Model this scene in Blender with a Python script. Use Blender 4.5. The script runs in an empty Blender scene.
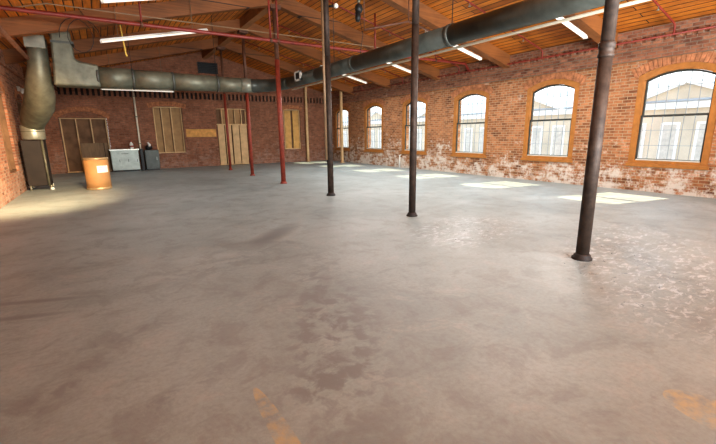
import bpy, math, random
from mathutils import Vector, Matrix
random.seed(7)
C = bpy.context.scene.collection
XL, XR, YN, YB = -2.1, 11.4, -5.0, 21.23      # room
XC = 4.70                                      # column row / ridge
ZW, ZR = 3.86, 5.56                            # deck underside at walls / ridge
COLY = [2.353 + i * 3.151 for i in range(7)]
WINY = [4.036 + i * 3.094 for i in range(6)]
SL, SR = (ZR - ZW) / (XC - XL), (ZR - ZW) / (XR - XC)
def deck(x): return ZW + (x - XL) * SL if x < XC else ZW + (XR - x) * SR

# ------------------------------------------------------------------ materials
def mat(name):
    m = bpy.data.materials.new(name); m.use_nodes = True
    nt = m.node_tree; b = nt.nodes['Principled BSDF']
    return m, nt, b
def N(nt, t, **kw):
    n = nt.nodes.new(t)
    for k, v in kw.items():
        if k in n.inputs: n.inputs[k].default_value = v
        else: setattr(n, k, v)
    return n
def ramp(nt, src, stops):
    r = nt.nodes.new('ShaderNodeValToRGB')
    e = r.color_ramp.elements
    while len(e) < len(stops): e.new(0.5)
    for i, (p, c) in enumerate(stops):
        e[i].position = p; e[i].color = (*c, 1) if len(c) == 3 else c
    nt.links.new(src, r.inputs[0]); return r
def mixc(nt, fac, a, b, mode='MIX'):
    n = nt.nodes.new('ShaderNodeMix'); n.data_type = 'RGBA'; n.blend_type = mode
    for i, s in ((0, fac), (6, a), (7, b)):
        if hasattr(s, 'links'): nt.links.new(s, n.inputs[i])
        elif isinstance(s, (int, float)): n.inputs[i].default_value = s
        else: n.inputs[i].default_value = (*s, 1)
    return n.outputs[2]
def math_(nt, op, a, b=None, clamp=False):
    n = nt.nodes.new('ShaderNodeMath'); n.operation = op; n.use_clamp = clamp
    for i, s in enumerate((a, b)):
        if s is None: continue
        if hasattr(s, 'links'): nt.links.new(s, n.inputs[i])
        else: n.inputs[i].default_value = s
    return n.outputs[0]
def world_pos(nt, order='XYZ', scale=(1, 1, 1)):
    g = nt.nodes.new('ShaderNodeNewGeometry'); s = nt.nodes.new('ShaderNodeSeparateXYZ')
    c = nt.nodes.new('ShaderNodeCombineXYZ'); nt.links.new(g.outputs['Position'], s.inputs[0])
    for i, ch in enumerate(order):
        o = s.outputs['XYZ'.index(ch)]
        if scale[i] != 1: o = math_(nt, 'MULTIPLY', o, scale[i])
        nt.links.new(o, c.inputs[i])
    return c.outputs[0]
def noise(nt, vec, scale, detail=3, rough=.55, dist=0):
    n = N(nt, 'ShaderNodeTexNoise', Scale=scale, Detail=detail, Roughness=rough, Distortion=dist)
    nt.links.new(vec, n.inputs['Vector']); return n.outputs['Fac']
def bump(nt, b, h, strength=.3, dist=.02):
    n = N(nt, 'ShaderNodeBump', Strength=strength, Distance=dist)
    nt.links.new(h, n.inputs['Height']); nt.links.new(n.outputs[0], b.inputs['Normal'])
def simple(name, col, rough=.6, metal=0, var=.12, scale=6, emis=None):
    m, nt, b = mat(name)
    b.inputs['Roughness'].default_value = rough; b.inputs['Metallic'].default_value = metal
    p = world_pos(nt); f = noise(nt, p, scale, 4)
    lo = tuple(c * (1 - var) for c in col); hi = tuple(min(1, c * (1 + var)) for c in col)
    r = ramp(nt, f, [(.3, lo), (.7, hi)]); nt.links.new(r.outputs[0], b.inputs['Base Color'])
    if emis:
        b.inputs['Emission Color'].default_value = (*emis[0], 1); b.inputs['Emission Strength'].default_value = emis[1]
    return m

def brick_mat(name, order, c1, c2, mortar, white=.5, dark=.0, flat=0):
    m, nt, b = mat(name)
    p = world_pos(nt, order); wp = world_pos(nt)
    # slight wobble of the courses
    t = N(nt, 'ShaderNodeTexBrick', Scale=1.0)
    t.inputs['Brick Width'].default_value = .215; t.inputs['Row Height'].default_value = .076
    t.inputs['Mortar Size'].default_value = .009; t.inputs['Mortar Smooth'].default_value = .3
    t.inputs['Color1'].default_value = (0, 0, 0, 1); t.inputs['Color2'].default_value = (1, 1, 1, 1)
    t.inputs['Mortar'].default_value = (.5, .5, .5, 1); t.inputs['Bias'].default_value = 0
    nt.links.new(p, t.inputs['Vector'])
    br = ramp(nt, t.outputs['Color'], [(0, tuple(x * .5 for x in c1)), (.2, c1), (.45, tuple((x + y) / 2 for x, y in zip(c1, c2))), (.7, c2), (.88, tuple(min(1, x * 1.2 + .02) for x in c2)), (1, tuple(x * .6 for x in c1))])
    br_out = mixc(nt, flat, br.outputs[0], tuple((x + y) / 2 for x, y in zip(c1, c2))) if flat else br.outputs[0]
    n1 = noise(nt, wp, 1.3, 5, .6)
    n2 = noise(nt, wp, 7, 4, .7)
    col = mixc(nt, ramp(nt, n1, [(.35, (0, 0, 0)), (.7, (1, 1, 1))]).outputs[0], br_out,
               mixc(nt, .55, br_out, tuple(min(1, x * 1.5) for x in c2)))
    col = mixc(nt, ramp(nt, n2, [(.35, (1, 1, 1)), (.55, (0, 0, 0))]).outputs[0], col, mixc(nt, .5, col, tuple(x * .3 for x in c1)))
    mort = mixc(nt, n2, mortar, tuple(x * .55 for x in mortar))
    col = mixc(nt, t.outputs['Fac'], col, mort)
    # white lime blooms, more of them low on the wall
    s = nt.nodes.new('ShaderNodeSeparateXYZ'); nt.links.new(wp, s.inputs[0])
    low = math_(nt, 'SUBTRACT', 1.0, math_(nt, 'MULTIPLY', s.outputs[2], .62), True)
    w = math_(nt, 'MULTIPLY', noise(nt, wp, 3.2, 5, .75), math_(nt, 'ADD', math_(nt, 'MULTIPLY', low, .45), .72))
    w = math_(nt, 'ADD', w, math_(nt, 'MULTIPLY', noise(nt, wp, .45, 2), .22))
    w = math_(nt, 'ADD', w, math_(nt, 'MULTIPLY', math_(nt, 'SUBTRACT', t.outputs['Color'], .5), .12))
    w = math_(nt, 'ADD', w, math_(nt, 'MULTIPLY', math_(nt, 'SUBTRACT', noise(nt, wp, 22, 3, .7), .5), .22))
    wr = ramp(nt, w, [(.57, (0, 0, 0)), (.74, (white,) * 3)])
    col = mixc(nt, wr.outputs[0], col, (.68, .62, .55))
    if dark: col = mixc(nt, dark, col, (.02, .012, .01))
    nt.links.new(col, b.inputs['Base Color']); b.inputs['Roughness'].default_value = .88
    h = math_(nt, 'ADD', math_(nt, 'MULTIPLY', t.outputs['Fac'], -1), math_(nt, 'MULTIPLY', n2, .7))
    bump(nt, b, h, .7, .012)
    return m

def wood_mat(name, order, c1, c2, width=.16, length=3.5, gap=(.02, .01, .005), grain=1, rough=.65):
    m, nt, b = mat(name)
    p = world_pos(nt, order)
    t = N(nt, 'ShaderNodeTexBrick', Scale=1.0)
    t.inputs['Brick Width'].default_value = length; t.inputs['Row Height'].default_value = width
    t.inputs['Mortar Size'].default_value = .014; t.inputs['Mortar Smooth'].default_value = .4
    t.inputs['Color1'].default_value = (0, 0, 0, 1); t.inputs['Color2'].default_value = (1, 1, 1, 1)
    t.inputs['Mortar'].default_value = (.5, .5, .5, 1)
    nt.links.new(p, t.inputs['Vector'])
    r = ramp(nt, t.outputs['Color'], [(0, c1), (.5, tuple((x + y) / 2 for x, y in zip(c1, c2))), (1, c2)])
    g = noise(nt, world_pos(nt, order, (.6, 14, 6)), 1.6 * grain, 5, .65, .4)
    col = mixc(nt, ramp(nt, g, [(.38, (1, 1, 1)), (.6, (0, 0, 0))]).outputs[0], r.outputs[0], mixc(nt, .6, r.outputs[0], tuple(x * .35 for x in c1)))
    n2 = noise(nt, world_pos(nt), .9, 3)
    col = mixc(nt, ramp(nt, n2, [(.35, (.0, .0, .0)), (.7, (.5, .5, .5))]).outputs[0], col, tuple(min(1, x * 1.25) for x in c2))
    col = mixc(nt, t.outputs['Fac'], col, gap)
    nt.links.new(col, b.inputs['Base Color']); b.inputs['Roughness'].default_value = rough
    bump(nt, b, math_(nt, 'SUBTRACT', g, t.outputs['Fac']), .4, .01)
    return m

def floor_mat():
    m, nt, b = mat('concrete_floor')
    p = world_pos(nt)
    big = noise(nt, p, .55, 5, .6, .6); mid = noise(nt, p, 2.6, 6, .68, .5); fine = noise(nt, p, 26, 4, .7)
    col = ramp(nt, big, [(.32, (.245, .302, .315)), (.5, (.312, .376, .388)), (.68, (.372, .44, .452))]).outputs[0]
    col = mixc(nt, ramp(nt, mid, [(.38, (.85, .85, .85)), (.5, (0, 0, 0))]).outputs[0], col, mixc(nt, .42, col, (.17, .175, .18)))
    col = mixc(nt, ramp(nt, mid, [(.56, (0, 0, 0)), (.72, (.5, .5, .5))]).outputs[0], col, (.45, .445, .44))
    col = mixc(nt, ramp(nt, fine, [(.3, (.35, .35, .35)), (.6, (0, 0, 0))]).outputs[0], col, (.2, .195, .19))
    # drag marks running across the floor
    st = noise(nt, world_pos(nt, 'XYZ', (1.1, 4.5, 1)), 1.3, 4, .6, 1.2)
    col = mixc(nt, ramp(nt, st, [(.60, (0, 0, 0)), (.72, (.22, .22, .22))]).outputs[0], col, (.17, .165, .16))
    s = nt.nodes.new('ShaderNodeSeparateXYZ'); nt.links.new(p, s.inputs[0])
    def blob(cx, cy, ang, la, lb, power=1.0):
        dx = math_(nt, 'SUBTRACT', s.outputs[0], cx); dy = math_(nt, 'SUBTRACT', s.outputs[1], cy)
        ca, sa = math.cos(ang), math.sin(ang)
        u = math_(nt, 'ADD', math_(nt, 'MULTIPLY', dx, ca / la), math_(nt, 'MULTIPLY', dy, sa / la))
        v = math_(nt, 'ADD', math_(nt, 'MULTIPLY', dx, -sa / lb), math_(nt, 'MULTIPLY', dy, ca / lb))
        d = math_(nt, 'ADD', math_(nt, 'MULTIPLY', u, u), math_(nt, 'MULTIPLY', v, v))
        return math_(nt, 'SUBTRACT', 1.0, d, True)
    n3 = noise(nt, p, 6.5, 4, .6, .3)
    spots = ramp(nt, n3, [(.46, (0, 0, 0)), (.58, (1, 1, 1))]).outputs[0]
    for (cx, cy, a, la, lb, k, usen) in [(2.05, 5.65, .75, 1.0, .26, .95, 0), (1.35, 2.5, 1.15, 1.5, .5, 1.0, 1), (1.0, 1.95, .2, .45, .2, .9, 1), (-.1, 3.3, .3, .7, .12, .5, 1), (.9, 4.6, .4, 1.2, .3, .6, 1),
                                         (-.75, 4.55, -.35, .6, .06, .9, 0), (-.85, 4.2, -.3, .55, .06, .8, 0), (-.45, 2.75, .9, .55, .16, .7, 1),
                                         (.15, 2.3, .4, .5, .12, .7, 1), (5.6, 5.9, .2, 1.1, .12, .3, 0), (1.9, 3.9, .9, .9, .35, .5, 1)]:
        f = math_(nt, 'MULTIPLY', blob(cx, cy, a, la, lb), k)
        if usen: f = math_(nt, 'MULTIPLY', f, spots)
        col = mixc(nt, f, col, (.20, .222, .23))
    # worn yellow paint line
    for cx, cy, la, lb in [(.585, 1.55, .58, .055), (2.6, .45, .3, .16)]:
        f = math_(nt, 'MULTIPLY', math_(nt, 'GREATER_THAN', blob(cx, cy, math.pi / 2, la, lb), .02), ramp(nt, noise(nt, p, 9, 4, .7), [(.4, (0, 0, 0)), (.62, (.75, .75, .75))]).outputs[0])
        col = mixc(nt, f, col, (.50, .40, .22))
    glint_area = math_(nt, 'MAXIMUM', blob(5.3, 1.9, .5, 2.4, 1.0), blob(4.75, 4.2, .3, 1.4, .9))  # window glints painted into the base colour as pale flecks
    glint_flecks = ramp(nt, noise(nt, world_pos(nt, 'XYZ', (1, 1.8, 1)), 7.5, 6, .72, .6), [(.53, (0, 0, 0)), (.60, (.6, .6, .6))]).outputs[0]
    col = mixc(nt, math_(nt, 'MULTIPLY', math_(nt, 'MULTIPLY', glint_area, 1.5, True), glint_flecks), col, (.62, .68, .72))
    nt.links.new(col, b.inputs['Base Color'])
    # polished, damp-looking patches on the window side
    gl = math_(nt, 'MAXIMUM', blob(4.6, 1.9, .5, 1.7, .9), blob(4.7, 4.2, .3, 1.3, .8))
    rr = ramp(nt, noise(nt, p, 9, 5, .7, .8), [(.40, (.5, .5, .5)), (.66, (.24, .24, .24))]).outputs[0]
    b.inputs['Specular IOR Level'].default_value = .8
    rough = mixc(nt, math_(nt, 'MULTIPLY', gl, 1.6, True), (.52, .52, .52), rr)
    nt.links.new(rough, b.inputs['Roughness'])
    h = math_(nt, 'ADD', mid, math_(nt, 'MULTIPLY', fine, .15))
    h = math_(nt, 'ADD', h, math_(nt, 'MULTIPLY', gl, math_(nt, 'MULTIPLY', noise(nt, p, 11, 4, .6, .8), 1.0)))
    bump(nt, b, h, .35, .012)
    return m

M = {}
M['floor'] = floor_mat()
M['brick_right'] = brick_mat('brick_right', 'YZX', (.21, .072, .03), (.40, .17, .072), (.50, .36, .22), .85, 0, .2)
M['brick_back'] = brick_mat('brick_back', 'XZY', (.22, .085, .045), (.32, .14, .08), (.29, .17, .11), .15, 0, .5)
M['brick_corbel'] = brick_mat('brick_corbel', 'YZX', (.20, .07, .04), (.34, .15, .08), (.34, .24, .17), .5, 0, .2)
M['brick_left'] = brick_mat('brick_left', 'YZX', (.26, .09, .05), (.42, .18, .10), (.42, .32, .24), .25)
M['arch_brick'] = simple('arch_brick', (.40, .17, .08), .9, 0, .45, 9)
M['deck'] = wood_mat('roof_boards', 'YXZ', (.32, .085, .010), (.74, .26, .03), .17, 3.1)
M['beam'] = wood_mat('timber_beam', 'XZY', (.19, .068, .018), (.30, .112, .03), 5, 30)
M['ridge'] = wood_mat('timber_ridge', 'YZX', (.28, .12, .045), (.42, .19, .07), 5, 30)
M['post'] = simple('pale_timber', (.62, .42, .22), .7, 0, .15)
M['stud'] = simple('stud_timber', (.62, .42, .22), .7, 0, .15, 4)
M['panel'] = simple('infill_panel', (.36, .22, .10), .75, 0, .2, 3)
M['panel_orange'] = simple('infill_panel_orange', (.62, .36, .12), .75, 0, .2, 3)
M['panel_dark'] = simple('infill_panel_dark', (.19, .105, .055), .8, 0, .3, 3)
M['casing'] = simple('orange_casing', (.38, .155, .035), .55, 0, .18, 8)
M['sash'] = simple('dark_sash', (.06, .065, .06), .5, .2, .2)
M['muntin'] = simple('grey_muntin', (.27, .3, .31), .6, 0, .1)
M['sill'] = simple('pale_sill_strip', (.6, .58, .52), .6, 0, .1)
M['iron'] = simple('dark_iron', (.06, .04, .03), .62, .3, .45, 10)
M['iron_base'] = simple('iron_base', (.04, .032, .03), .6, .3, .3, 10)
M['iron_brown'] = simple('brown_upper_iron', (.13, .055, .03), .6, .1, .3, 10)
M['red'] = simple('red_oxide_paint', (.25, .045, .025), .55, 0, .25, 10)
M['redpipe'] = simple('red_pipe', (.22, .03, .018), .5, 0, .25, 8)
M['duct'] = simple('galvanised_duct', (.19, .185, .135), .5, .45, .25, 5)
M['duct_dark'] = simple('grey_duct', (.085, .092, .08), .42, .4, .25, 5)
M['duct_band'] = simple('duct_band', (.12, .125, .11), .5, .5, .2, 5)
M['duct_light'] = simple('duct_collar', (.34, .335, .27), .4, .5, .2, 5)
M['conduit'] = simple('pale_conduit', (.72, .66, .52), .5, 0, .1)
M['old_conduit'] = simple('old_conduit', (.25, .16, .09), .5, 0, .2)
M['yellow'] = simple('yellow_strap', (.75, .5, .1), .5)
M['white_metal'] = simple('white_enamel', (.8, .78, .72), .4, 0, .05)
M['tube'] = simple('lamp_tube', (.9, .9, .85), .3, 0, .02, 6, ((1, .93, .8), .35))
M['grill'] = simple('white_grille', (.75, .75, .7), .5, 0, .05)
M['black'] = simple('black_metal', (.018, .018, .018), .5, .2, .2)
M['drum'] = simple('tan_drum', (.50, .27, .11), .6, 0, .12, 4)
M['rim'] = simple('drum_rim', (.50, .36, .20), .4, .5, .15)
M['label'] = simple('paper_label', (.85, .84, .8), .6, 0, .04)
M['label_grey'] = simple('label_print', (.5, .5, .5), .6, 0, .1)
M['steel'] = simple('grey_green_steel', (.38, .42, .38), .45, .3, .15, 5)
M['steel_dark'] = simple('dark_grey_steel', (.10, .11, .10), .5, .3, .2, 5)
M['steel_top'] = simple('steel_worktop', (.55, .56, .50), .35, .5, .1, 5)
M['plastic_red'] = simple('red_plastic', (.35, .05, .035), .5)
M['bin'] = simple('dark_brown_housing', (.022, .014, .01), .6, .1, .3, 4)
M['ply'] = wood_mat('plywood', 'ZXY', (.20, .13, .075), (.26, .17, .09), 5, 30)
M['orange_board'] = simple('orange_board', (.62, .32, .09), .7, 0, .25, 5)
M['cream'] = simple('pale_render', (.64, .55, .43), .9, 0, .14, .8)
M['cornice'] = simple('white_cornice', (.86, .86, .84), .8, 0, .04)
M['roof'] = simple('pale_roof', (.42, .48, .54), .8, 0, .08, 1)
M['ext_window'] = simple('grey_windows', (.58, .54, .48), .3, 0, .15)
M['ext_trim'] = simple('white_window_trim', (.85, .84, .8), .7, 0, .04)
M['asphalt'] = simple('yard_paving', (.45, .44, .42), .9, 0, .1, .7)
g, nt, b = mat('window_glass')
nt.nodes.remove(b)
tr = N(nt, 'ShaderNodeBsdfTransparent'); tr.inputs[0].default_value = (.96, .98, .98, 1)
gl = N(nt, 'ShaderNodeBsdfGlossy', Roughness=.05); mx = nt.nodes.new('ShaderNodeMixShader'); mx.inputs[0].default_value = .06
nt.links.new(tr.outputs[0], mx.inputs[1]); nt.links.new(gl.outputs[0], mx.inputs[2])
nt.links.new(mx.outputs[0], nt.nodes['Material Output'].inputs[0]); M['glass'] = g

# ------------------------------------------------------------------ mesh helpers
class MB:
    def __init__(s): s.v = []; s.f = []; s.sm = []
    def add(s, vs, fs, smooth=False):
        n = len(s.v); s.v += [tuple(p) for p in vs]
        for f in fs: s.f.append([n + i for i in f]); s.sm.append(smooth)
        return s
    def box(s, a, b):
        (x0, y0, z0), (x1, y1, z1) = a, b
        v = [(x, y, z) for z in (z0, z1) for y in (y0, y1) for x in (x0, x1)]
        return s.add(v, [(0, 2, 3, 1), (4, 5, 7, 6), (0, 1, 5, 4), (2, 6, 7, 3), (0, 4, 6, 2), (1, 3, 7, 5)])
    def bar(s, p, q, w, h, up=(0, 0, 1)):
        p, q = Vector(p), Vector(q); d = (q - p).normalized(); r = d.cross(Vector(up)).normalized(); u = r.cross(d)
        v = []
        for c in (p, q):
            for a, b2 in ((-1, -1), (1, -1), (1, 1), (-1, 1)): v.append(c + r * a * w / 2 + u * b2 * h / 2)
        return s.add(v, [(0, 1, 2, 3), (7, 6, 5, 4), (0, 4, 5, 1), (1, 5, 6, 2), (2, 6, 7, 3), (3, 7, 4, 0)])
    def tube(s, pts, rad, n=14, cap=True):
        """swept tube through pts, rad one value or a list"""
        pts = [Vector(p) for p in pts]; R = rad if isinstance(rad, (list, tuple)) else [rad] * len(pts)
        base = len(s.v); prev = None
        for i, p in enumerate(pts):
            if i == 0: d = pts[1] - p
            elif i == len(pts) - 1: d = p - pts[-2]
            else: d = (pts[i + 1] - p).normalized() + (p - pts[i - 1]).normalized()
            if d.length < 1e-6: d = prev_d
            d.normalize(); prev_d = d
            if prev is None:
                ref = Vector((0, 0, 1)) if abs(d.z) < .9 else Vector((1, 0, 0))
                u = d.cross(ref).normalized()
            else:
                u = (prev - d * prev.dot(d)).normalized()
            prev = u; w = d.cross(u)
            for k in range(n):
                a = 2 * math.pi * k / n
                s.v.append(tuple(p + (u * math.cos(a) + w * math.sin(a)) * R[i]))
        for i in range(len(pts) - 1):
            for k in range(n):
                a = base + i * n + k; b2 = base + i * n + (k + 1) % n
                s.f.append([a, b2, b2 + n, a + n]); s.sm.append(True)
        if cap:
            s.f.append([base + k for k in range(n)][::-1]); s.sm.append(False)
            e = base + (len(pts) - 1) * n
            s.f.append([e + k for k in range(n)]); s.sm.append(False)
        return s
    def lathe(s, c, prof, n=24):
        cx, cy, cz = c
        return s.tube([(cx, cy, cz + z + i * 1e-5) for i, (r, z) in enumerate(prof)], [r for r, z in prof], n)
    def sphere(s, c, r, n=12, sx=1, sy=1, sz=1):
        vs = [(c[0], c[1], c[2] - r * sz)]; fs = []
        m = n // 2
        for i in range(1, m):
            t = math.pi * i / m
            for k in range(n):
                a = 2 * math.pi * k / n
                vs.append((c[0] + r * sx * math.sin(t) * math.cos(a), c[1] + r * sy * math.sin(t) * math.sin(a), c[2] - r * sz * math.cos(t)))
        vs.append((c[0], c[1], c[2] + r * sz)); T = len(vs) - 1
        for k in range(n):
            fs.append((0, 1 + (k + 1) % n, 1 + k)); fs.append((T, T - n + k, T - n + (k + 1) % n))
            for i in range(m - 2):
                a = 1 + i * n + k; b2 = 1 + i * n + (k + 1) % n; fs.append((a, b2, b2 + n, a + n))
        return s.add(vs, fs, True)
    def build(s, name, m, parent=None, origin=None, kind=None, bevel=0):
        me = bpy.data.meshes.new(name); o = bpy.data.objects.new(name, me); C.objects.link(o)
        if parent is not None:
            o.parent = parent
            ofs = Vector(parent.location) if parent.parent is None else Vector(parent.location) + Vector(parent.parent.location)
        elif origin is not None: ofs = Vector(origin); o.location = ofs
        else: ofs = Vector((0, 0, 0))
        me.from_pydata([tuple(Vector(p) - ofs) for p in s.v], [], s.f)
        me.polygons.foreach_set('use_smooth', s.sm)
        me.materials.append(m); me.update()
        if kind: o['kind'] = kind
        if bevel:
            bv = o.modifiers.new('bevel', 'BEVEL'); bv.width = bevel; bv.segments = 2; bv.limit_method = 'ANGLE'
        return o
def thing(name, label, cat, loc=(0, 0, 0), group=None, kind=None):
    o = bpy.data.objects.new(name, None); C.objects.link(o); o.location = loc
    tag(o, label, cat, group); o.empty_display_size = .2
    if kind: o['kind'] = kind
    return o
def tag(o, label, cat, group=None):
    if label: o['label'] = label
    if cat: o['category'] = cat
    if group: o['group'] = group
    return o
def copy_thing(root, delta, label, group=None):
    r = root.copy(); C.objects.link(r); r.location = Vector(root.location) + Vector(delta); r['label'] = label
    if group: r['group'] = group
    for ch in root.children:
        c = ch.copy(); C.objects.link(c); c.parent = r
        for gch in ch.children:
            d = gch.copy(); C.objects.link(d); d.parent = c
    return r

# arched outline in (u, z): bottom-left, bottom-right, right spring, arch ..., left spring
def outline(uc, w, z0, zt, rise, n=12):
    pts = [(uc - w / 2, z0), (uc + w / 2, z0)]
    zs = zt - rise
    if rise < 1e-4: return pts + [(uc + w / 2, zt), (uc - w / 2, zt)]
    R = (w * w / 4 + rise * rise) / (2 * rise); cz = zt - R; a0 = math.asin(w / 2 / R)
    for i in range(n + 1):
        a = a0 - 2 * a0 * i / n
        pts.append((uc + R * math.sin(a), cz + R * math.cos(a)))
    return pts
def arch_z(u, uc, w, zt, rise):
    if rise < 1e-4: return zt
    R = (w * w / 4 + rise * rise) / (2 * rise)
    return zt - R + math.sqrt(max(0, R * R - (u - uc) ** 2))
def ring(mb, outer, inner, P, t0, t1):
    n = len(outer); b = len(mb.v)
    for pts, t in ((outer, t0), (inner, t0), (outer, t1), (inner, t1)):
        mb.v += [tuple(P(u, z, t)) for u, z in pts]
    for i in range(n):
        j = (i + 1) % n
        for q in ([b + i, b + j, b + n + j, b + n + i], [b + 2 * n + j, b + 2 * n + i, b + 3 * n + i, b + 3 * n + j],
                  [b + j, b + i, b + 2 * n + i, b + 2 * n + j], [b + n + i, b + n + j, b + 3 * n + j, b + 3 * n + i]):
            mb.f.append(q); mb.sm.append(False)
def plate(mb, pts, P, t0, t1):
    n = len(pts)
    vs = [P(u, z, t0) for u, z in pts] + [P(u, z, t1) for u, z in pts]
    mb.add(vs, [list(range(n)), list(range(2 * n - 1, n - 1, -1))] + [[i, i + n, (i + 1) % n + n, (i + 1) % n] for i in range(n)])
def wall(name, P, u0, u1, top, T, opens, m, breaks=(), recess=None):
    """wall slab in (u,z) with arched openings (uc,w,z0,zt,rise)"""
    mb = MB(); opens = sorted(opens)
    us = [u0]
    for o in opens: us += [o[0] - o[1] / 2, o[0] + o[1] / 2]
    us.append(u1)
    def strip(a, b, za, zb):   # za,zb functions
        cuts = [a] + sorted(x for x in breaks if a < x < b) + [b]
        for c, d in zip(cuts, cuts[1:]):
            for t in (0, T):
                q = [P(c, za(c), t), P(d, za(d), t), P(d, zb(d), t), P(c, zb(c), t)]
                mb.add(q if t == 0 else q[::-1], [(0, 1, 2, 3)])
    def face(a, za, b, zb):
        mb.add([P(a, za, 0), P(b, zb, 0), P(b, zb, T), P(a, za, T)], [(0, 1, 2, 3)])
    for i in range(0, len(us), 2): strip(us[i], us[i + 1], lambda u: 0, top)
    for (uc, w, z0, zt, rise) in opens:
        a, b = uc - w / 2, uc + w / 2
        if z0 > 0: strip(a, b, lambda u: 0, lambda u: z0)
        face(a, z0, b, z0)
        n = 10; cut = [a + w * k / n for k in range(n + 1)]
        for c, d in zip(cut, cut[1:]):
            f = lambda u: arch_z(u, uc, w, zt, rise)
            strip(c, d, f, top); face(c, f(c), d, f(d))
        face(a, z0, a, arch_z(a, uc, w, zt, rise)); face(b, z0, b, arch_z(b, uc, w, zt, rise))
    cuts = [u0] + sorted(breaks) + [u1]
    for c, d in zip(cuts, cuts[1:]): face(c, top(c), d, top(d)); face(c, 0, d, 0)
    face(u0, 0, u0, top(u0)); face(u1, 0, u1, top(u1))
    return mb.build(name, m, kind='structure')

PR = lambda u, z, t: Vector((XR + t, u, z))      # right wall, t goes outward
PL = lambda u, z, t: Vector((XL - t, u, z))
PB = lambda u, z, t: Vector((u, YB + t, z))
PN = lambda u, z, t: Vector((u, YN - t, z))

# ------------------------------------------------------------------ shell
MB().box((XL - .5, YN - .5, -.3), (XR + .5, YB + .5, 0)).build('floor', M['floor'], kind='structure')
cm = MB()
e = .55
cm.add([(XL - e, YN - e, ZW - e * SL), (XC, YN - e, ZR), (XR + e, YN - e, ZW - e * SR), (XR + e, YN - e, ZW - e * SR + .12), (XC, YN - e, ZR + .12), (XL - e, YN - e, ZW - e * SL + .12),
        (XL - e, YB + e, ZW - e * SL), (XC, YB + e, ZR), (XR + e, YB + e, ZW - e * SR), (XR + e, YB + e, ZW - e * SR + .12), (XC, YB + e, ZR + .12), (XL - e, YB + e, ZW - e * SL + .12)],
       [(0, 1, 7, 6), (1, 2, 8, 7), (5, 11, 10, 4), (4, 10, 9, 3), (0, 5, 4, 1), (1, 4, 3, 2), (6, 7, 10, 11), (7, 8, 9, 10), (0, 6, 11, 5), (2, 3, 9, 8)])
cm.build('ceiling', M['deck'], kind='structure')

T = .42
GW, GZ0, GZ1, GR = 1.36, .777, 2.88, .17        # glass opening
CW = .14                                        # casing width
wy_all = [WINY[0] - 3.094 * 2, WINY[0] - 3.094] + WINY
ro = [(y, GW + 2 * CW, GZ0 - CW, GZ1 + CW, GR + .03) for y in wy_all]
wall('wall_right', PR, YN, YB, lambda u: ZW, T, ro, M['brick_right'])
LY = [13.8 + 3.094 * k for k in range(-5, 2)]
lo = [(y, 1.3, .62, 2.9, .22) for y in LY]
wall('wall_left', PL, YN, YB, lambda u: ZW, T, lo, M['brick_left'])
bo = [(-.62, 1.74, 0, 2.62, .26), (2.77, 1.28, .72, 2.93, .06), (5.79, 1.56, 0, 2.92, .06), (9.16, 1.0, .72, 2.95, .06)]
wall('wall_back', PB, XL - T, XR + T, deck, T, bo, M['brick_back'], breaks=(XC,))
no = [(x, 1.7, .6, 3.1, .25) for x in (-.2, 2.4, 7.1, 9.7)]
wall('wall_front', PN, XL - T, XR + T, deck, T, no, M['brick_back'], breaks=(XC,))

# corbelled brick courses
tb = MB()
tb.box((XR - .08, YN, 3.19), (XR + .01, YB - .13, 3.42)); tb.box((XR - .13, YN, 3.42), (XR + .01, YB - .13, 3.70))
tb.box((XR - .17, YN, 3.70), (XR + .01, YB - .13, ZW + .03))
y = YN + .05
while y < YB - .2: tb.box((XR - .17, y, 3.56), (XR - .09, y + .1, 3.70)); y += .2
tb.build('trim_1', M['brick_corbel'], kind='structure')
tb = MB()
tb.box((XL, YB - .17, 3.58), (XR, YB + .01, 3.72)); x = XL + .05
while x < XR - .1: tb.box((x, YB - .16, 3.30), (x + .1, YB + .01, 3.60)); x += .2
tb.build('trim_2', M['brick_back'], kind='structure')
MB().box((XL, YB - .012, 3.30), (XR, YB + .01, 3.58)).build('trim_shade', M['bin'], kind='structure')  # dark strip added behind the teeth, standing in for shade in the gaps
tb = MB()
tb.box((XL - .01, YN, 3.2), (XL + .04, YB - .13, 3.45)); tb.box((XL - .01, YN, 3.45), (XL + .1, YB - .13, ZW + .01))
tb.build('trim_3', M['brick_left'], kind='structure')

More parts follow.
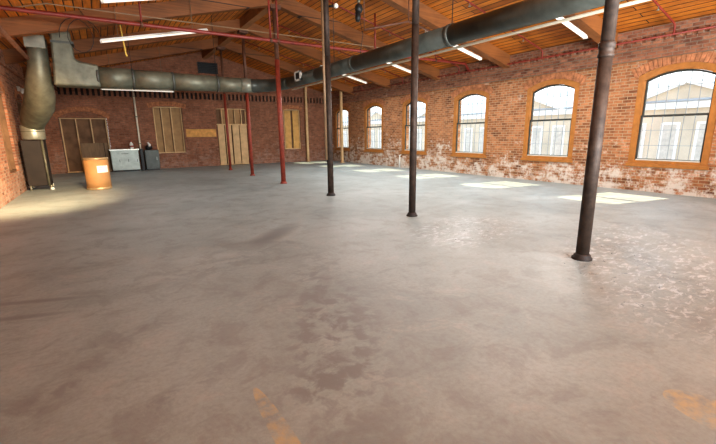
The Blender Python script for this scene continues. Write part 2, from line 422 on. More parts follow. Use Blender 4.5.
# ------------------------------------------------------------------ glazed windows on the right wall
def brick_arch(uc, w, zt, rise, P, parent, mt, h=.21, n=None, d=.012):
    R = (w * w / 4 + rise * rise) / (2 * rise); cz = zt - R; a0 = math.asin(w / 2 / R) + .05
    L = 2 * a0 * R; n = int(L / .085); mb = MB()
    for i in range(n):
        a, b2 = -a0 + 2 * a0 * (i + .06) / n, -a0 + 2 * a0 * (i + .94) / n
        q = []
        for t in (-d, .02):
            for (aa, rr) in ((a, R + .003), (b2, R + .003), (b2, R + h), (a, R + h)):
                q.append(P(uc + rr * math.sin(aa), cz + rr * math.cos(aa), t))
        mb.add(q, [(0, 1, 2, 3), (7, 6, 5, 4), (0, 4, 5, 1), (1, 5, 6, 2), (2, 6, 7, 3), (3, 7, 4, 0)])
    return mb.build('brick_arch', mt, parent)
def arched_window(n, y):
    r = thing('window_%d' % n, None, None, (XR, y, GZ0 - CW), kind='structure')
    mb = MB(); out = outline(y, GW + 2 * CW, GZ0 - CW, GZ1 + CW, GR + .03)
    inn = outline(y, GW, GZ0, GZ1, GR); ring(mb, out, inn, PR, .01, .16); mb.build('window_casing', M['casing'], r)
    MB().box((XR - .035, y - GW / 2 - CW - .03, GZ0 - CW - .02), (XR + .16, y + GW / 2 + CW + .03, GZ0 - CW + .07)).build('window_ledge', M['casing'], r, bevel=.008)
    mid = 1.85; w = GW
    def sash(z0, zt, rise, t, name):
        s = MB(); o2 = outline(y, w - .004, z0, zt, rise); i2 = outline(y, w - .08, z0 + .04, zt - .04, max(rise - .015, 0) if rise else 0)
        ring(s, o2, i2, PR, t, t + .045); so = s.build(name, M['sash'], r)
        m2 = MB()
        for k in range(1, 6):
            u = y - (w - .1) / 2 + (w - .1) * k / 6; zz = arch_z(u, y, w - .10, zt - .05, max(rise - .02, 0))
            m2.box((XR + t + .012, u - .006, z0 + .04), (XR + t + .032, u + .006, zz + .01))
        for k in (1, 2):
            zz = z0 + (zt - z0) * k / 3 + .0
            m2.box((XR + t + .013, y - w / 2 + .04, zz - .006), (XR + t + .031, y + w / 2 - .04, zz + .006))
        m2.build('muntins', M['muntin'], so)
        gm = MB(); plate(gm, i2, PR, t + .021, t + .023); gm.build('glass_pane', M['glass'], so)
    sash(GZ0 + .004, mid + .03, 0, .05, 'lower_sash'); sash(mid - .02, GZ1 - .004, GR, .10, 'upper_sash')
    brick_arch(y, GW + 2 * CW, GZ1 + CW, GR + .03, PR, r, M['arch_brick'])
    MB().box((XR + .02, y - GW / 2 + .03, GZ0 + .0), (XR + .052, y + GW / 2 - .03, GZ0 + .028)).build('bottom_rail', M['sill'], r)
for i, y in enumerate(wy_all[2:] + wy_all[1::-1]): arched_window(i + 1, y)

# ------------------------------------------------------------------ boarded openings
def boarded(kindname, n, o, P, studs, pm, sm, gap=None, split=None, out_z=None):
    uc, w, z0, zt, rise = o
    base = P(uc, z0, 0); r = thing('%s_%d' % (kindname, n), None, None, base, kind='structure')
    pb = MB(); plate(pb, outline(uc, w - .01, z0 + .005, zt - .005, rise), P, .19, .23); pb.build('infill_board', pm, r)
    for u in studs:
        s = MB(); a = P(u - .022, z0 + .02, .06); b2 = P(u + .022, min(arch_z(u, uc, w, zt, rise), 99) - .04, .19)
        lo_ = [min(a[k], b2[k]) for k in range(3)]; hi_ = [max(a[k], b2[k]) for k in range(3)]
        s.box(lo_, hi_); s.build('stud', sm, r)
    for z in (z0 + .012, zt - rise - .05 if rise > .1 else zt - .07):
        s = MB(); a = P(uc - w / 2 + .01, z, .05); b2 = P(uc + w / 2 - .01, z + .045, .19)
        s.box([min(a[k], b2[k]) for k in range(3)], [max(a[k], b2[k]) for k in range(3)]); s.build('plate_board', sm, r)
    return r
d1 = boarded('door', 1, bo[0], PB, [-1.44, -.9, -.36, .2], M['panel_dark'], M['stud'])
brick_arch(bo[0][0], bo[0][1], bo[0][3], bo[0][4], PB, d1, M['arch_brick'])
ai = MB(); oo = outline(bo[0][0], bo[0][1] - .01, bo[0][2], bo[0][3] - .005, bo[0][4]); plate(ai, [(oo[-1][0], 2.34), (oo[2][0], 2.34)] + oo[2:], PB, .03, .17); ai.build('arch_infill', M['brick_back'], d1)
w = boarded('window', 9, bo[1], PB, [2.17, 2.50, 2.92, 3.37], M['panel_dark'], M['post'])
for a, b2 in ((2.20, 2.44), (2.53, 2.86), (2.95, 3.33)): MB().box((a, YB + .13, .75), (b2, YB + .17, 2.84)).build('front_board', M['panel'], w)  # gaps onto the dark infill stand in for shadow beside the studs
brick_arch(bo[1][0], bo[1][1], bo[1][3], bo[1][4], PB, w, M['arch_brick'])
d2 = boarded('door', 2, bo[2], PB, [5.30, 5.62, 5.96, 6.30, 6.53], M['panel_dark'], M['stud'])
for a, b2, ofs in ((5.04, 5.36, .0), (5.42, 5.72, .02), (5.78, 6.12, 0), (6.17, 6.5, .02)):
    MB().box((a, YB + .01 + ofs, .03), (b2, YB + .05 + ofs, 2.08)).build('front_board', M['stud'], d2)
for a, b2 in ((5.33, 5.56), (5.66, 5.9), (6.0, 6.24)): MB().box((a, YB + .12, 2.12), (b2, YB + .16, 2.84)).build('upper_board', M['panel'], d2)
MB().box((4.99, YB - .02, 2.06), (6.55, YB + .06, 2.12)).build('plate_board', M['stud'], d2)
w = boarded('window', 10, bo[3], PB, [8.70, 9.62], M['panel_dark'], M['post'])
for a, b2 in ((8.75, 9.10), (9.22, 9.58)): MB().box((a, YB + .08, .78), (b2, YB + .11, 2.86)).build('front_board', M['panel_orange'], w)
brick_arch(bo[3][0], bo[3][1], bo[3][3], bo[3][4], PB, w, M['arch_brick'])
for i, o in enumerate(lo):
    w = boarded('window', 11 + i, o, PL, [o[0] - .62, o[0], o[0] + .62], M['panel_dark'], M['panel_dark'])
    brick_arch(o[0], o[1], o[3], o[4], PL, w, M['arch_brick'])

# ------------------------------------------------------------------ timber roof frame
BD = .36
def beam_bottom(x): return deck(x) - BD
ORD = ['nearest', 'second', 'third', 'fourth', 'fifth', 'sixth', 'seventh']
for i, y in enumerate(COLY[:6]):
    for side in ('window', 'far left'):
        xa, xb = (XC, XR - .0) if side == 'window' else (XL, XC)
        mb = MB(); p = []
        for yy in (y - .12, y + .12):
            p += [(xa, yy, deck(xa) - BD), (xb, yy, deck(xb) - BD), (xb, yy, deck(xb) + .01), (xa, yy, deck(xa) + .01)]
        mb.add(p, [(0, 1, 2, 3), (7, 6, 5, 4), (0, 4, 5, 1), (1, 5, 6, 2), (2, 6, 7, 3), (3, 7, 4, 0)])
        o = mb.build('roof_rafter', M['beam'], origin=((xa + xb) / 2, y, deck((xa + xb) / 2) - BD))
        tag(o, 'heavy timber rafter sloping from ridge to %s wall over the %s column' % ('window' if side == 'window' else 'left brick', ORD[i]), 'rafter', 'heavy timber rafters')
o = MB().box((XC - .11, YN, ZR - .34), (XC + .11, YB, ZR - .02)).build('ridge_beam', M['ridge'], origin=(XC, 8, ZR - .34))
tag(o, 'long timber ridge beam running above the row of columns', 'beam')

# ------------------------------------------------------------------ columns
names = ['thick black iron column nearest the camera with a ringed collar', 'slim black iron column second in the row from the camera',
         'black iron column with a pale conduit strapped to its side', 'bright red painted column, brown above, fourth in the row',
         'dark red column, fifth in the row, just left of the bright red one', 'slimmest dark red column, farthest left and farthest back']
for i, y in enumerate(COLY[:6]):
    r = thing('support_column', names[i], 'column', (XC, y, 0), 'round columns in one row down the room')
    top = ZR - .36
    r0 = [.073, .064, .076, .074, .062, .055][i]; up = M['iron'] if i < 3 else M['iron_brown']; low = M['iron'] if i < 3 else M['red']
    zs = 3.72 if i == 3 else (2.38 if i == 0 else 3.3)
    MB().tube([(XC, y, .05), (XC, y, zs)], [r0 * 1.0, r0 * .97], 20).build('lower_shaft', low, r)
    MB().tube([(XC, y, zs - .01), (XC, y, top - .12)], [r0 * .93, r0 * .85], 20).build('upper_shaft', up, r)
    MB().lathe((XC, y, 0), [(r0 + .04, 0), (r0 + .04, .02), (r0 + .022, .028), (r0 + .02, .05), (r0 + .01, .06), (r0, .07)], 24).build('base_flange', M['iron_base'] if i < 3 else low, r)
    if i == 0:
        MB().lathe((XC, y, 2.28), [(r0, 0), (r0 + .008, .01), (r0 + .008, .03), (r0 + .001, .04), (r0 + .001, .09), (r0 + .01, .10), (r0 + .01, .14), (r0, .16)], 24).build('collar', M['iron'], r)
    MB().box((XC - .16, y - .14, top - .12), (XC + .16, y + .14, top)).build('capital', up, r, bevel=.01)
o = MB().tube([(XC - .115, COLY[2] - .03, .9), (XC - .115, COLY[2] - .03, 4.75)], .03, 10).build('conduit', M['old_conduit'], origin=(XC - .13, COLY[2], .9))
# conduit belongs to the iron column it is strapped to
o.name = 'strapped_conduit'
for cobj in C.objects:
    if cobj.get('label') == names[2]:
        o.parent = cobj; o.location = (-.13, 0, .9); cobj['label'] = 'black iron column with a tan conduit strapped to its side'; o['label'] = 'pale conduit strapped to the column'

# ------------------------------------------------------------------ round ductwork
DX, DZ, DY = 5.25, 3.14, 13.5
dk = thing('ventilation_duct', 'long round grey metal duct running beside the columns and turning along the back', 'duct', (DX, DY, DZ))
segs = [(-4.9, 2.1), (2.1, 5.2), (5.2, 8.3), (8.3, 10.2), (10.2, 12.2)]
for a, b2 in segs:
    MB().tube([(DX, a, DZ), (DX, b2, DZ)], .168 + .004 * (a > 6), 28).build('duct_length', M['duct_dark'], dk)
for a in (2.1, 5.2, 8.3):
    MB().tube([(DX, a - .04, DZ), (DX, a - .025, DZ), (DX, a + .025, DZ), (DX, a + .04, DZ)], [.172, .184, .184, .172], 28).build('duct_joint', M['duct_band'], dk)
el = []
for k in range(9):
    a = k / 8 * math.pi / 2; el.append((DX - .95 + .95 * math.cos(a), 12.2 + (DY - 12.2) * math.sin(a), DZ))
MB().tube(el, [.172 + .006 * k for k in range(9)], 28).build('duct_elbow', M['duct_dark'], dk)
xs = [DX - .95, 3.3, 2.0, .95, .10]
rad = [.22, .235, .25, .27, .29]
MB().tube([(xs[0] + .28, DY, DZ), (xs[0] + .3 - .55, DY, DZ)], [.215, .235], 28).build('duct_collar', M['duct_light'], dk)
for i in range(4):
    MB().tube([(xs[i], DY, DZ - .0), (xs[i + 1], DY, DZ - .01)], [rad[i], rad[i + 1]], 28).build('duct_length', M['duct'], dk)
    MB().tube([(xs[i + 1] + .03, DY, DZ), (xs[i + 1] + .02, DY, DZ), (xs[i + 1] - .02, DY, DZ), (xs[i + 1] - .03, DY, DZ)], [rad[i + 1], rad[i + 1] + .02, rad[i + 1] + .02, rad[i + 1]], 28).build('duct_joint', M['duct_band'], dk)
# boxed riser with a mitred heel
rb = MB(); hw = .27
prof = [(.14, 2.85), (-.90, 2.85), (-.86, 3.2), (-.80, 4.25), (-.38, 4.25), (-.36, 3.56), (-.28, 3.49), (.14, 3.43)]
n = len(prof)
rb.add([(x, DY - hw, z) for x, z in prof] + [(x, DY + hw, z) for x, z in prof],
       [list(range(n)), list(range(2 * n - 1, n - 1, -1))] + [[i, i + n, (i + 1) % n + n, (i + 1) % n] for i in range(n)])
rb.build('boxed_riser', M['duct'], dk, bevel=.05)
MB().box((-.36 - .46, DY - hw - .015, 3.9), (-.33, DY + hw + .015, 3.95)).build('riser_flange', M['duct_band'], dk)
# grille on the side duct
gv = MB(); gy, gz = 11.15, 3.2
gx = DX - .20
for (a, b2, c, d) in ((gy - .2, gz - .13, gy + .2, gz - .09), (gy - .2, gz + .09, gy + .2, gz + .13), (gy - .2, gz - .13, gy - .15, gz + .13), (gy + .15, gz - .13, gy + .2, gz + .13)):
    gv.box((gx - .02, a, b2), (gx + .05, c, d))
go = gv.build('side_grille', M['grill'], dk)
MB().box((gx, gy - .15, gz - .09), (gx + .05, gy + .15, gz + .09)).build('grille_opening', M['black'], go)
# hangers
for yy in (2.1, 5.2, 9.3): MB().tube([(DX, yy, DZ + .17), (DX, yy, deck(DX) - .0)], .008, 6).build('hanger_rod', M['black'], dk)
for xx in (3.3, .95): MB().tube([(xx, DY, DZ + .2), (xx, DY, deck(xx))], .008, 6).build('hanger_rod', M['black'], dk)
# second duct: comes down on the left
dd = thing('descending_duct', 'fat grey metal duct bending down beside the left brick wall', 'duct', (-1.02, DY, 3.7))
MB().tube([(-1.11, DY, 4.0), (-1.14, DY, 3.6), (-1.17, 13.52, 3.25), (-1.22, 13.6, 2.95), (-1.27, 13.85, 2.65), (-1.36, 14.2, 2.4), (-1.52, 14.6, 2.18), (-1.64, 14.9, 2.0), (-1.68, 15.0, 1.85)],
          [.21, .22, .245, .29, .335, .35, .33, .30, .27], 28).build('duct_bend', M['duct'], dd)
MB().box((-1.36, DY - .24, 3.74), (-.93, DY + .24, 4.05)).build('square_cap', M['duct_light'], dd, bevel=.01)
MB().tube([(-1.70, 15.0, 1.88), (-1.70, 15.0, 1.86), (-1.70, 15.0, 1.50), (-1.70, 15.0, 1.47)], [.265, .285, .285, .27], 28).build('outlet_collar', M['duct_light'], dd)
MB().tube([(-1.70, 15.0, 1.71), (-1.70, 15.0, 1.69)], [.295, .295], 28).build('collar_band', M['duct'], dd)
db = thing('dust_collector', 'dark brown metal housing standing under the bent duct in the corner', 'machine', (-1.74, 15.1, 0))
MB().box((-2.02, 14.84, .12), (-1.48, 15.4, 1.46)).build('housing', M['bin'], db, bevel=.02)
MB().tube([(-1.52, 14.80, .1), (-1.52, 14.80, 1.45)], .03, 10).build('side_pipe', M['duct'], db)
for xx, yy in ((-1.97, 14.87), (-1.49, 14.87), (-1.97, 15.35), (-1.49, 15.35)): MB().tube([(xx, yy, 0), (xx, yy, .13)], .03, 8).build('foot', M['duct_light'], db)
MB().tube([(-1.46, 14.75, .0), (-1.46, 14.75, .07)], [.06, .045], 12).build('floor_cap', M['grill'], db)

# pale strip added below the duct, standing in for the highlight on its lower edge
o = MB().tube([(5.322, -4.9, 2.935), (5.322, 12.2, 2.935)], .022, 8).build('duct_highlight', M['conduit'], origin=(5.41, 4, 2.985))
tag(o, 'thin pale strip added for the highlight along the underside of the long side duct', 'pipe')

# ------------------------------------------------------------------ fluorescent fittings
FIT = []
def fitting(p, q, label, drop=None, wires=True):
    p, q = Vector(p), Vector(q); c = (p + q) / 2; FIT.append((p, q, 75 if p.x > XC else 16))
    r = thing('fluorescent_light', label, 'light', tuple(c), 'strip lights under the rafters')
    MB().bar(p + Vector((0, 0, .045)), q + Vector((0, 0, .045)), .075, .04).build('housing', M['white_metal'], r, bevel=.006)
    for s in (-1, 1):
        off = Vector((0, s * .026, 0))
        MB().tube([p + off + (q - p) * .01, q + off - (q - p) * .01], .016, 10).build('lamp_tube', M['tube'], r)
    for e_ in (p, q):
        d = (q - p).normalized(); MB().bar(e_ - d * .012 + Vector((0, 0, .012)), e_ + d * .012 + Vector((0, 0, .012)), .09, .055).build('end_cap', M['white_metal'], r)
    for t in (.15, .85):
        a = p.lerp(q, t); top = drop(a.x) if drop else deck(a.x)
        if top > a.z + .08: MB().tube([a + Vector((0, 0, .07)), (a.x, a.y, top)], .006, 6).build('hanger', M['duct'], r)
    return r
bb = lambda x: beam_bottom(x)
for i, lab in enumerate(['white strip light behind the side duct closest to the camera, window side', 'white strip light under the third rafter on the window side',
                         'white strip light under the fourth rafter on the window side', 'white strip light under the fifth rafter on the window side, farthest']):
    y = COLY[i + 1] + .05
    fitting((7.82, y, 4.21), (10.06, y, 3.69), lab, bb)
fitting((.25, 11.6, 3.70), (2.70, 11.6, 4.23), 'white strip light hanging above the back duct near the left wall', deck)
fitting((.28, 8.5, 3.76), (2.75, 8.5, 4.30), 'white strip light cut by the top edge at upper left', deck)
fitting((.17, 17.8, 3.24), (2.64, 17.8, 3.26), 'level white strip light hanging just below the back duct', deck)

# ------------------------------------------------------------------ sprinkler pipework
sp = thing('sprinkler_pipe', 'red sprinkler pipe along the top of the window wall with risers', 'pipe', (11.13, 10, 3.62))
MB().tube([(11.13, 1.0, 3.62), (11.13, 20.3, 3.62)], .02, 10).build('wall_pipe', M['redpipe'], sp)
for y in (4.16, 7.36, 10.6, 13.8, 17.0):
    b_ = MB().tube([(11.13, y, 3.60), (11.13, y, 3.80), (11.05, y, deck(11.05) - .1), (8.0, y, deck(8.0) - .1), (5.4, y, deck(5.4) - .1)], .022, 8).build('branch_pipe', M['redpipe'], sp)
    for x in (10.2, 8.0, 6.0):
        h = MB(); h.tube([(x, y, deck(x) - .1), (x, y, deck(x) - .17), (x, y, deck(x) - .175), (x, y, deck(x) - .19)], [.012, .012, .03, .03], 8)
        h.build('sprinkler_head', M['duct_light'], b_)
cp = thing('cross_pipe', 'thick red pipe crossing the whole room high under the roof', 'pipe', (4.6, 10.2, 3.87))
MB().tube([(XL + .02, 10.2, 3.68), (-1.9, 10.2, 3.87), (11.0, 10.2, 3.87), (11.2, 10.2, 3.66)], .045, 12).build('main_run', M['redpipe'], cp)
for x, r_ in ((1.02, .02), (3.92, .025), (4.12, .025), (7.16, .025), (9.6, .015)):
    MB().tube([(x, 10.2, 3.88), (x, 10.2, deck(x))], r_, 8).build('drop_rod', M['redpipe'], cp)
    MB().tube([(x - .03, 10.2, 3.87), (x + .03, 10.2, 3.87)], .056, 12).build('pipe_clamp', M['iron_brown'], cp)
lp = MB().tube([(-1.35, 9.0, 3.50), (-1.35, 21.1, 3.46)], .05, 12).build('wall_side_pipe', M['iron_brown'], origin=(-1.35, 15, 3.5))
tag(lp, 'dark brown-red pipe running along the left wall above the bent duct', 'pipe')
o = MB().tube([(XL + .1, 10.5, 3.72), (-.6, 10.5, 4.12), (9.5, 10.5, 4.1)], .014, 8).build('electrical_conduit', M['old_conduit'], origin=(4, 10.5, 4.1))
o.data.transform(Matrix.Identity(4)); tag(o, 'thin tan electrical conduit above the red cross pipe', 'conduit')
# short dark branch with fitting near the hoist
o = MB().tube([(5.55, 8.35, 3.92), (6.9, 8.35, 4.28), (7.8, 8.35, 4.10)], .026, 10).tube([(6.9, 8.35, 4.28), (6.9, 8.35, deck(6.9))], .016, 8).tube([(5.55, 8.35, 3.92), (5.55, 8.35, deck(5.55))], .012, 8).build('overhead_pipe', M['iron_brown'], origin=(6.2, 8.35, 4.0))
tag(o, 'short dark brown bent pipe hung above the side duct', 'pipe')

o = MB().tube([(.72, 12.3, deck(.72)), (.74, 12.3, 4.2), (.78, 12.3, 3.62), (.80, 12.3, 3.55)], .018, 8).build('hanging_strap', M['yellow'], origin=(.74, 12.3, 4.0))
tag(o, 'short yellow strap hanging beside the strip light at upper left', 'strap')
cc = [(-.02 + .28 * math.cos(a * .42) - .01 * a, 11.5, 3.78 + .36 * math.sin(a * .42)) for a in range(24)]
o = MB().tube([(-.1, 11.5, deck(-.1))] + cc, .008, 6).build('hanging_cable', M['black'], origin=(-.02, 11.5, 3.8))
tag(o, 'loose looped black cable hanging at the left end of the strip light', 'cable')
# hoist, bulb, vent
h = thing('hanging_motor', 'black motor hanging on a cord under the roof boards', 'motor', (5.37, 8.3, 4.28))
MB().sphere((5.37, 8.3, 4.34), .095, 14, 1, .9, 1.2).build('motor_body', M['black'], h)
MB().tube([(5.33, 8.3, 4.06), (5.34, 8.3, 4.12), (5.35, 8.3, 4.28)], [.04, .065, .06], 12).build('motor_foot', M['black'], h)
MB().tube([(5.37, 8.3, 4.47), (5.37, 8.3, 4.56)], .035, 10).build('hook_block', M['duct'], h)
MB().tube([(5.37, 8.3, 4.55), (5.37, 8.3, deck(5.37))], .01, 6).build('cord', M['black'], h)
MB().tube([(5.40, 8.3, 4.08), (5.48, 8.3, 3.8), (5.42, 8.3, 3.5), (5.40, 8.3, 3.34)], .007, 6).build('trailing_cord', M['black'], h)
h = thing('bulb_fixture', 'small round white lamp fixed beside the top of the third column', 'light', (4.86, 8.52, 4.38))
MB().tube([(4.76, 8.62, 4.38), (4.85, 8.55, 4.38)], .025, 8).build('bracket', M['black'], h)
MB().sphere((4.88, 8.50, 4.38), .055, 14).build('globe', M['white_metal'], h)
v = thing('wall_vent', 'square black louvred vent high in the back gable', 'vent', (4.8, YB, 4.5))
MB().box((4.33, YB - .07, 4.53), (5.27, YB + .02, 5.04)).build('vent_frame', M['black'], v)
for k in range(6): MB().bar((4.38, YB - .09, 4.59 + .08 * k), (5.22, YB - .09, 4.59 + .08 * k), .05, .012, (0, -.5, 1)).build('louvre', M['black'], v)
# wall lamp on left wall
v = thing('wall_light', 'small white floodlight on the left brick wall beside the duct bend', 'light', (-2.0, 16.8, 3.05))
MB().box((XL, 16.72, 2.98), (-2.02, 16.88, 3.12)).build('back_plate', M['grill'], v)
MB().tube([(-2.03, 16.8, 3.05), (-1.94, 16.76, 2.98)], [.05, .09], 14).build('lamp_head', M['white_metal'], v)

# posts and service pipe
for (x, y, top, lab) in ((9.94, YB - .25, deck(9.94), 'pale square timber post in front of the back wall'), (10.97, 18.8, deck(10.97), 'pale square timber post beside the farthest arched window')):
    r = thing('timber_post', lab, 'post', (x, y, 0), 'pale timber posts')
    MB().box((x - .06, y - .06, .02), (x + .06, y + .06, deck(x + .06) - .005 if x > XC else top)).build('post_shaft', M['post'], r, bevel=.006)
    MB().box((x - .1, y - .1, 0), (x + .1, y + .1, .03)).build('foot_plate', M['stud'], r)
r = thing('service_pipe', 'pale upright pipe on the back wall between two metal cabinets', 'pipe', (1.42, YB - .1, 0))
MB().tube([(1.42, YB - .16, 0), (1.42, YB - .16, 3.72)], .04, 10).build('pipe_run', M['conduit'], r)
for z in (1.2, 2.4, 3.3): MB().box((1.36, YB - .2, z), (1.48, YB + .01, z + .04)).build('pipe_bracket', M['duct'], r)
o = MB().box((3.50, YB - .03, 1.48), (4.93, YB + .01, 1.86)).build('wall_board', M['orange_board'], origin=(4.2, YB, 1.48))
tag(o, 'weathered orange board fixed on the back wall between two boarded openings', 'board')
o = MB().tube([(11.33, 14.2, 0), (11.33, 14.2, .55), (11.42, 14.2, .57)], .025, 8).build('stub_pipe', M['grill'], origin=(11.33, 14.2, 0))
tag(o, 'short white stub pipe rising at the foot of the window wall', 'pipe')

# ------------------------------------------------------------------ floor standing things
# fibre drum
dx, dy = -.27, 14.05
d = thing('fibre_drum', 'tan cardboard drum with a white label standing on the concrete', 'drum', (dx, dy, 0))
MB().lathe((dx, dy, .02), [(.315, 0), (.315, .30), (.318, .34), (.318, .38), (.315, .42), (.315, .90), (.30, .90), (.30, .86)], 36).build('drum_body', M['drum'], d)
MB().lathe((dx, dy, 0), [(.325, 0), (.328, .02), (.328, .06), (.318, .07)], 36).build('bottom_rim', M['rim'], d)
MB().lathe((dx, dy, .87), [(.32, 0), (.33, .01), (.33, .05), (.322, .06), (.29, .06), (.28, .04)], 36).build('lid_rim', M['rim'], d)
MB().lathe((dx, dy, .905), [(.27, 0), (.27, .012)], 30).build('lid', M['ply'], d)
fx = math.atan2(-dy, -dx)     # towards the camera
lb = MB(); n = 8; vs = []
for k in range(n + 1):
    a = fx + .02 + 1.0 * k / n
    for z in (.50, .70): vs.append((dx + .3205 * math.cos(a), dy + .3205 * math.sin(a), z))
lb.add(vs, [(2 * k, 2 * k + 2, 2 * k + 3, 2 * k + 1) for k in range(n)], True); l_ = lb.build('paper_label', M['label'], d)
l2 = MB()
for z0 in (.54, .59, .64):
    vs = []
    for k in range(4):
        a = fx + .12 + .35 * k / 3
        for z in (z0, z0 + .015): vs.append((dx + .322 * math.cos(a), dy + .322 * math.sin(a), z))
    l2.add(vs, [(2 * k, 2 * k + 2, 2 * k + 3, 2 * k + 1) for k in range(3)], True)
l2.build('label_lines', M['label_grey'], l_)
# plywood offcut leaning behind it
pw = MB(); pw.add([(-.86, 20.75, 0), (.14, 20.75, 0), (.14, 20.78, 0), (-.86, 20.78, 0), (-.86, 21.17, 1.27), (.14, 21.17, 1.27), (.14, 21.2, 1.27), (-.86, 21.2, 1.27)],
                  [(3, 2, 1, 0), (4, 5, 6, 7), (0, 1, 5, 4), (1, 2, 6, 5), (2, 3, 7, 6), (3, 0, 4, 7)])
tag(pw.build('plywood_sheet', M['ply'], origin=(-.36, 20.76, 0)), 'dull brown plywood sheet leaning on the boarded doorway behind the drum', 'sheet')
# grey-green cabinet
k = thing('metal_cabinet', 'wide grey-green steel cabinet with a pale worktop against the back wall', 'cabinet', (.74, 20.85, 0))
MB().box((.20, 20.58, .06), (1.28, 21.14, .93)).build('cabinet_body', M['steel'], k, bevel=.01)
MB().box((.15, 20.53, .93), (1.33, 21.16, .99)).build('worktop', M['steel_top'], k, bevel=.008)
MB().box((.24, 20.62, 0), (1.24, 21.1, .06)).build('plinth', M['black'], k)
for a, b2 in ((.23, .56), (.58, .90), (.92, 1.25)):
    dr = MB().box((a, 20.56, .10), (b2, 20.585, .66)).build('door', M['steel'], k, bevel=.004)
    MB().box((b2 - .06, 20.535, .42), (b2 - .04, 20.56, .54)).build('handle', M['steel_dark'], dr)
dr = MB().box((.23, 20.56, .69), (1.25, 20.585, .89)).build('drawer', M['steel'], k, bevel=.004)
MB().box((.60, 20.535, .78), (.88, 20.56, .80)).build('handle', M['steel_dark'], dr)
# jug on it
j = thing('plastic_jug', 'small white plastic jug with a dark red band on the pale worktop', 'jug', (1.06, 20.9, .992))
MB().lathe((1.06, 20.9, .993), [(.075, 0), (.08, .02), (.08, .2), (.05, .26), (.03, .28), (.03, .31)], 16).build('jug_body', M['grill'], j)
MB().lathe((1.06, 20.9, 1.07), [(.0815, 0), (.0815, .06)], 16).build('band', M['plastic_red'], j)
MB().lathe((1.06, 20.9, 1.30), [(.034, 0), (.034, .05)], 12).build('cap', M['plastic_red'], j)
# dark cabinet
k = thing('dark_locker', 'low dark grey steel locker right of the upright pipe', 'cabinet', (1.82, 20.9, 0))
MB().box((1.54, 20.62, .04), (2.12, 21.14, .92)).build('locker_body', M['steel_dark'], k, bevel=.012)
MB().box((1.58, 20.66, 0), (2.08, 21.1, .05)).build('plinth', M['black'], k)
dr = MB().box((1.58, 20.6, .1), (2.08, 20.625, .88)).build('door', M['steel_dark'], k, bevel=.004)
MB().box((2.0, 20.575, .45), (2.02, 20.6, .6)).build('handle', M['steel'], dr)
# bag on it
bgt = thing('plastic_bag', 'crumpled black bag with a white top lying on the dark locker', 'bag', (1.75, 20.88, .92))
bm_ = MB(); bm_.sphere((1.75, 20.88, 1.03), .13, 16, 1.25, 1, .85)
bm_.v = [(x + random.uniform(-.012, .012), y + random.uniform(-.012, .012), max(.922, z + random.uniform(-.012, .012))) for x, y, z in bm_.v]
bm_.build('bag_body', M['black'], bgt)
b2_ = MB(); b2_.tube([(1.77, 20.80, 1.08), (1.79, 20.80, 1.16), (1.74, 20.82, 1.24), (1.70, 20.83, 1.27)], [.05, .06, .035, .01], 10); b2_.build('bag_top', M['label'], bgt)
# narrow black post between the cabinets
o = MB().box((1.36, 20.7, 0), (1.49, 20.85, .98)).build('narrow_stand', M['black'], origin=(1.42, 20.78, 0), bevel=.01)
tag(o, 'narrow black upright stand squeezed between the two cabinets', 'stand')

# ------------------------------------------------------------------ outside
MB().box((XR + .5, -40, -3.2), (70, 80, -3.0)).build('ground', M['asphalt'], kind='structure')
EX = 24.0
bl = thing('neighbour_building', 'pale masonry building with gabled roof seen through the arched windows', 'building', (EX, 14, -3))
MB().box((EX, -8, -3), (EX + 8, 44, 2.75)).build('facade', M['cream'], bl)
MB().box((EX - .25, -8.2, 2.55), (EX + .1, 44.2, 2.85)).build('cornice', M['cornice'], bl)
rf = MB(); rf.add([(EX - .3, -8.2, 2.86), (EX + 5, -8.2, 4.3), (EX + 5, 44.2, 4.3), (EX - .3, 44.2, 2.86), (EX - .3, -8.2, 2.95), (EX + 5, -8.2, 4.4), (EX + 5, 44.2, 4.4), (EX - .3, 44.2, 2.95)],
       [(0, 1, 2, 3), (7, 6, 5, 4), (0, 4, 5, 1), (1, 5, 6, 2), (2, 6, 7, 3), (3, 7, 4, 0)])
rf.build('main_roof', M['roof'], bl)
for gc in (8.0, 16.5, 25, 33.5):
    hwid = 2.4
    gm = MB(); gm.add([(EX - .2, gc - hwid, 2.8), (EX - .2, gc + hwid, 2.8), (EX - .2, gc, 3.7), (EX + 3, gc - hwid, 2.8), (EX + 3, gc + hwid, 2.8), (EX + 3, gc, 3.7)],
                     [(0, 1, 2), (5, 4, 3), (0, 2, 5, 3), (1, 4, 5, 2)]); gm.build('gable', M['cream'], bl)
    for s in (-1, 1):
        MB().bar((EX + 1.2, gc + s * (hwid + .35), 2.74), (EX + 1.2, gc, 3.78), 3.2, .14, up=(0, 0, 1)).build('gable_roof', M['cornice'], bl)
yy = -6.0
while yy < 43:
    fr = MB().box((EX - .06, yy - .40, -.9), (EX + .02, yy + .40, 1.9)).build('window_surround', M['ext_trim'], bl)
    MB().box((EX - .08, yy - .28, -.8), (EX - .05, yy + .28, 1.8)).build('window_panes', M['ext_window'], fr)
    yy += 1.45

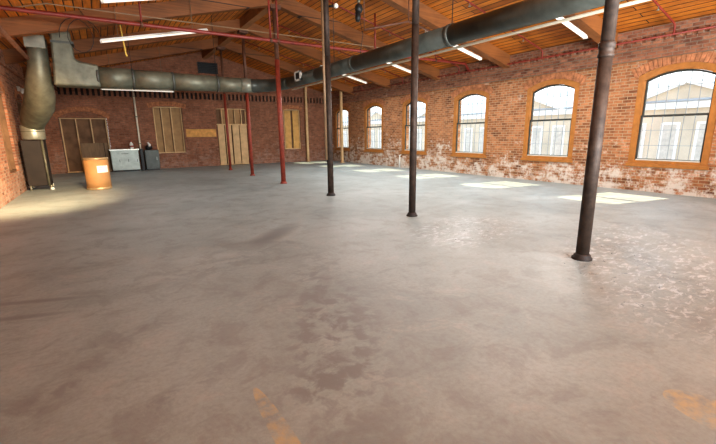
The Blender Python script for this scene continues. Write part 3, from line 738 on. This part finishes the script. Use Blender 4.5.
# ------------------------------------------------------------------ light
W = bpy.data.worlds.new('sky'); bpy.context.scene.world = W; W.use_nodes = True
wn = W.node_tree; bg = wn.nodes['Background']
tc = wn.nodes.new('ShaderNodeTexCoord'); sx = wn.nodes.new('ShaderNodeSeparateXYZ'); wn.links.new(tc.outputs['Generated'], sx.inputs[0])
rr = ramp(wn, sx.outputs[2], [(0, (1.0, .98, .95)), (.25, (.80, .90, 1.0)), (1, (.45, .65, 1.0))])
wn.links.new(rr.outputs[0], bg.inputs[0]); bg.inputs[1].default_value = 1.5
def lamp(name, kind, loc, energy, col=(1, 1, 1), size=1, sizey=None, direction=None):
    l = bpy.data.lights.new(name, kind); l.energy = energy; l.color = col
    if kind == 'AREA':
        l.size = size
        if sizey: l.shape = 'RECTANGLE'; l.size_y = sizey
    elif kind == 'SUN': l.angle = size
    else: l.shadow_soft_size = size
    o = bpy.data.objects.new(name, l); C.objects.link(o); o.location = loc
    if direction: o.rotation_euler = Vector(direction).to_track_quat('-Z', 'Y').to_euler()
    return o
lamp('sun', 'SUN', (30, 0, 30), 6.5, (1, .86, .56), .01, direction=(-1, .2, -1.0))
lamp('front_fill', 'AREA', (4.6, -4.2, 2.9), 260, (.92, .98, 1), 9, 2.0, direction=(.25, 1, -.05))  # added fill: wide unseen area light behind the camera, no fitting
ul = lamp('up_lamp', 'AREA', (5.0, -3.0, 2.0), 720, (.93, .97, 1), 8, 1.2, direction=(.15, 1, .62)); ul.data.spread = 2.2  # added fill aimed up at the roof boards, no fitting behind it
for p, q, e_ in FIT:
    c = (p + q) / 2
    d = (q - p).normalized()
    o = lamp('strip_lamp', 'AREA', (0, 0, 0), e_, (1, .98, .93), 2.1, .03)
    zv = Vector((0, 0, 1)); zv = (zv - d * zv.dot(d)).normalized(); yv = zv.cross(d)
    o.matrix_world = Matrix(((d.x, yv.x, zv.x, c.x), (d.y, yv.y, zv.y, c.y), (d.z, yv.z, zv.z, c.z - .03), (0, 0, 0, 1)))
sp_ = lamp('wall_lamp', 'SPOT', (.3, 8.4, 3.1), 1900, (1, .72, .40), .3, direction=(-2.4, 3.6, -2.1)); sp_.data.spot_size = 1.25; sp_.data.spot_blend = .9  # added warm spot making the glow on the left wall, no real fitting

# ------------------------------------------------------------------ camera
f, yaw, pitch, roll = 390.143, .5662116, .2205562, -.0125255
fw = Vector((math.sin(yaw) * math.cos(pitch), math.cos(yaw) * math.cos(pitch), -math.sin(pitch)))
rt = Vector((math.cos(yaw), -math.sin(yaw), 0)); up = rt.cross(fw)
r2 = math.cos(roll) * rt + math.sin(roll) * up; u2 = -math.sin(roll) * rt + math.cos(roll) * up
cam = bpy.data.cameras.new('camera'); co = bpy.data.objects.new('camera', cam); C.objects.link(co)
cam.sensor_width = 36; cam.lens = f / 716 * 36; cam.clip_start = .05; cam.clip_end = 300
co.matrix_world = Matrix(((r2.x, u2.x, -fw.x, 0), (r2.y, u2.y, -fw.y, 0), (r2.z, u2.z, -fw.z, 1.5), (0, 0, 0, 1)))
S = bpy.context.scene; S.camera = co
S.view_settings.view_transform = 'Standard'; S.view_settings.look = 'Medium High Contrast'; S.view_settings.exposure = .66
S.cycles.use_denoising = True; S.cycles.max_bounces = 8; S.cycles.diffuse_bounces = 5
S.cycles.sample_clamp_indirect = 8
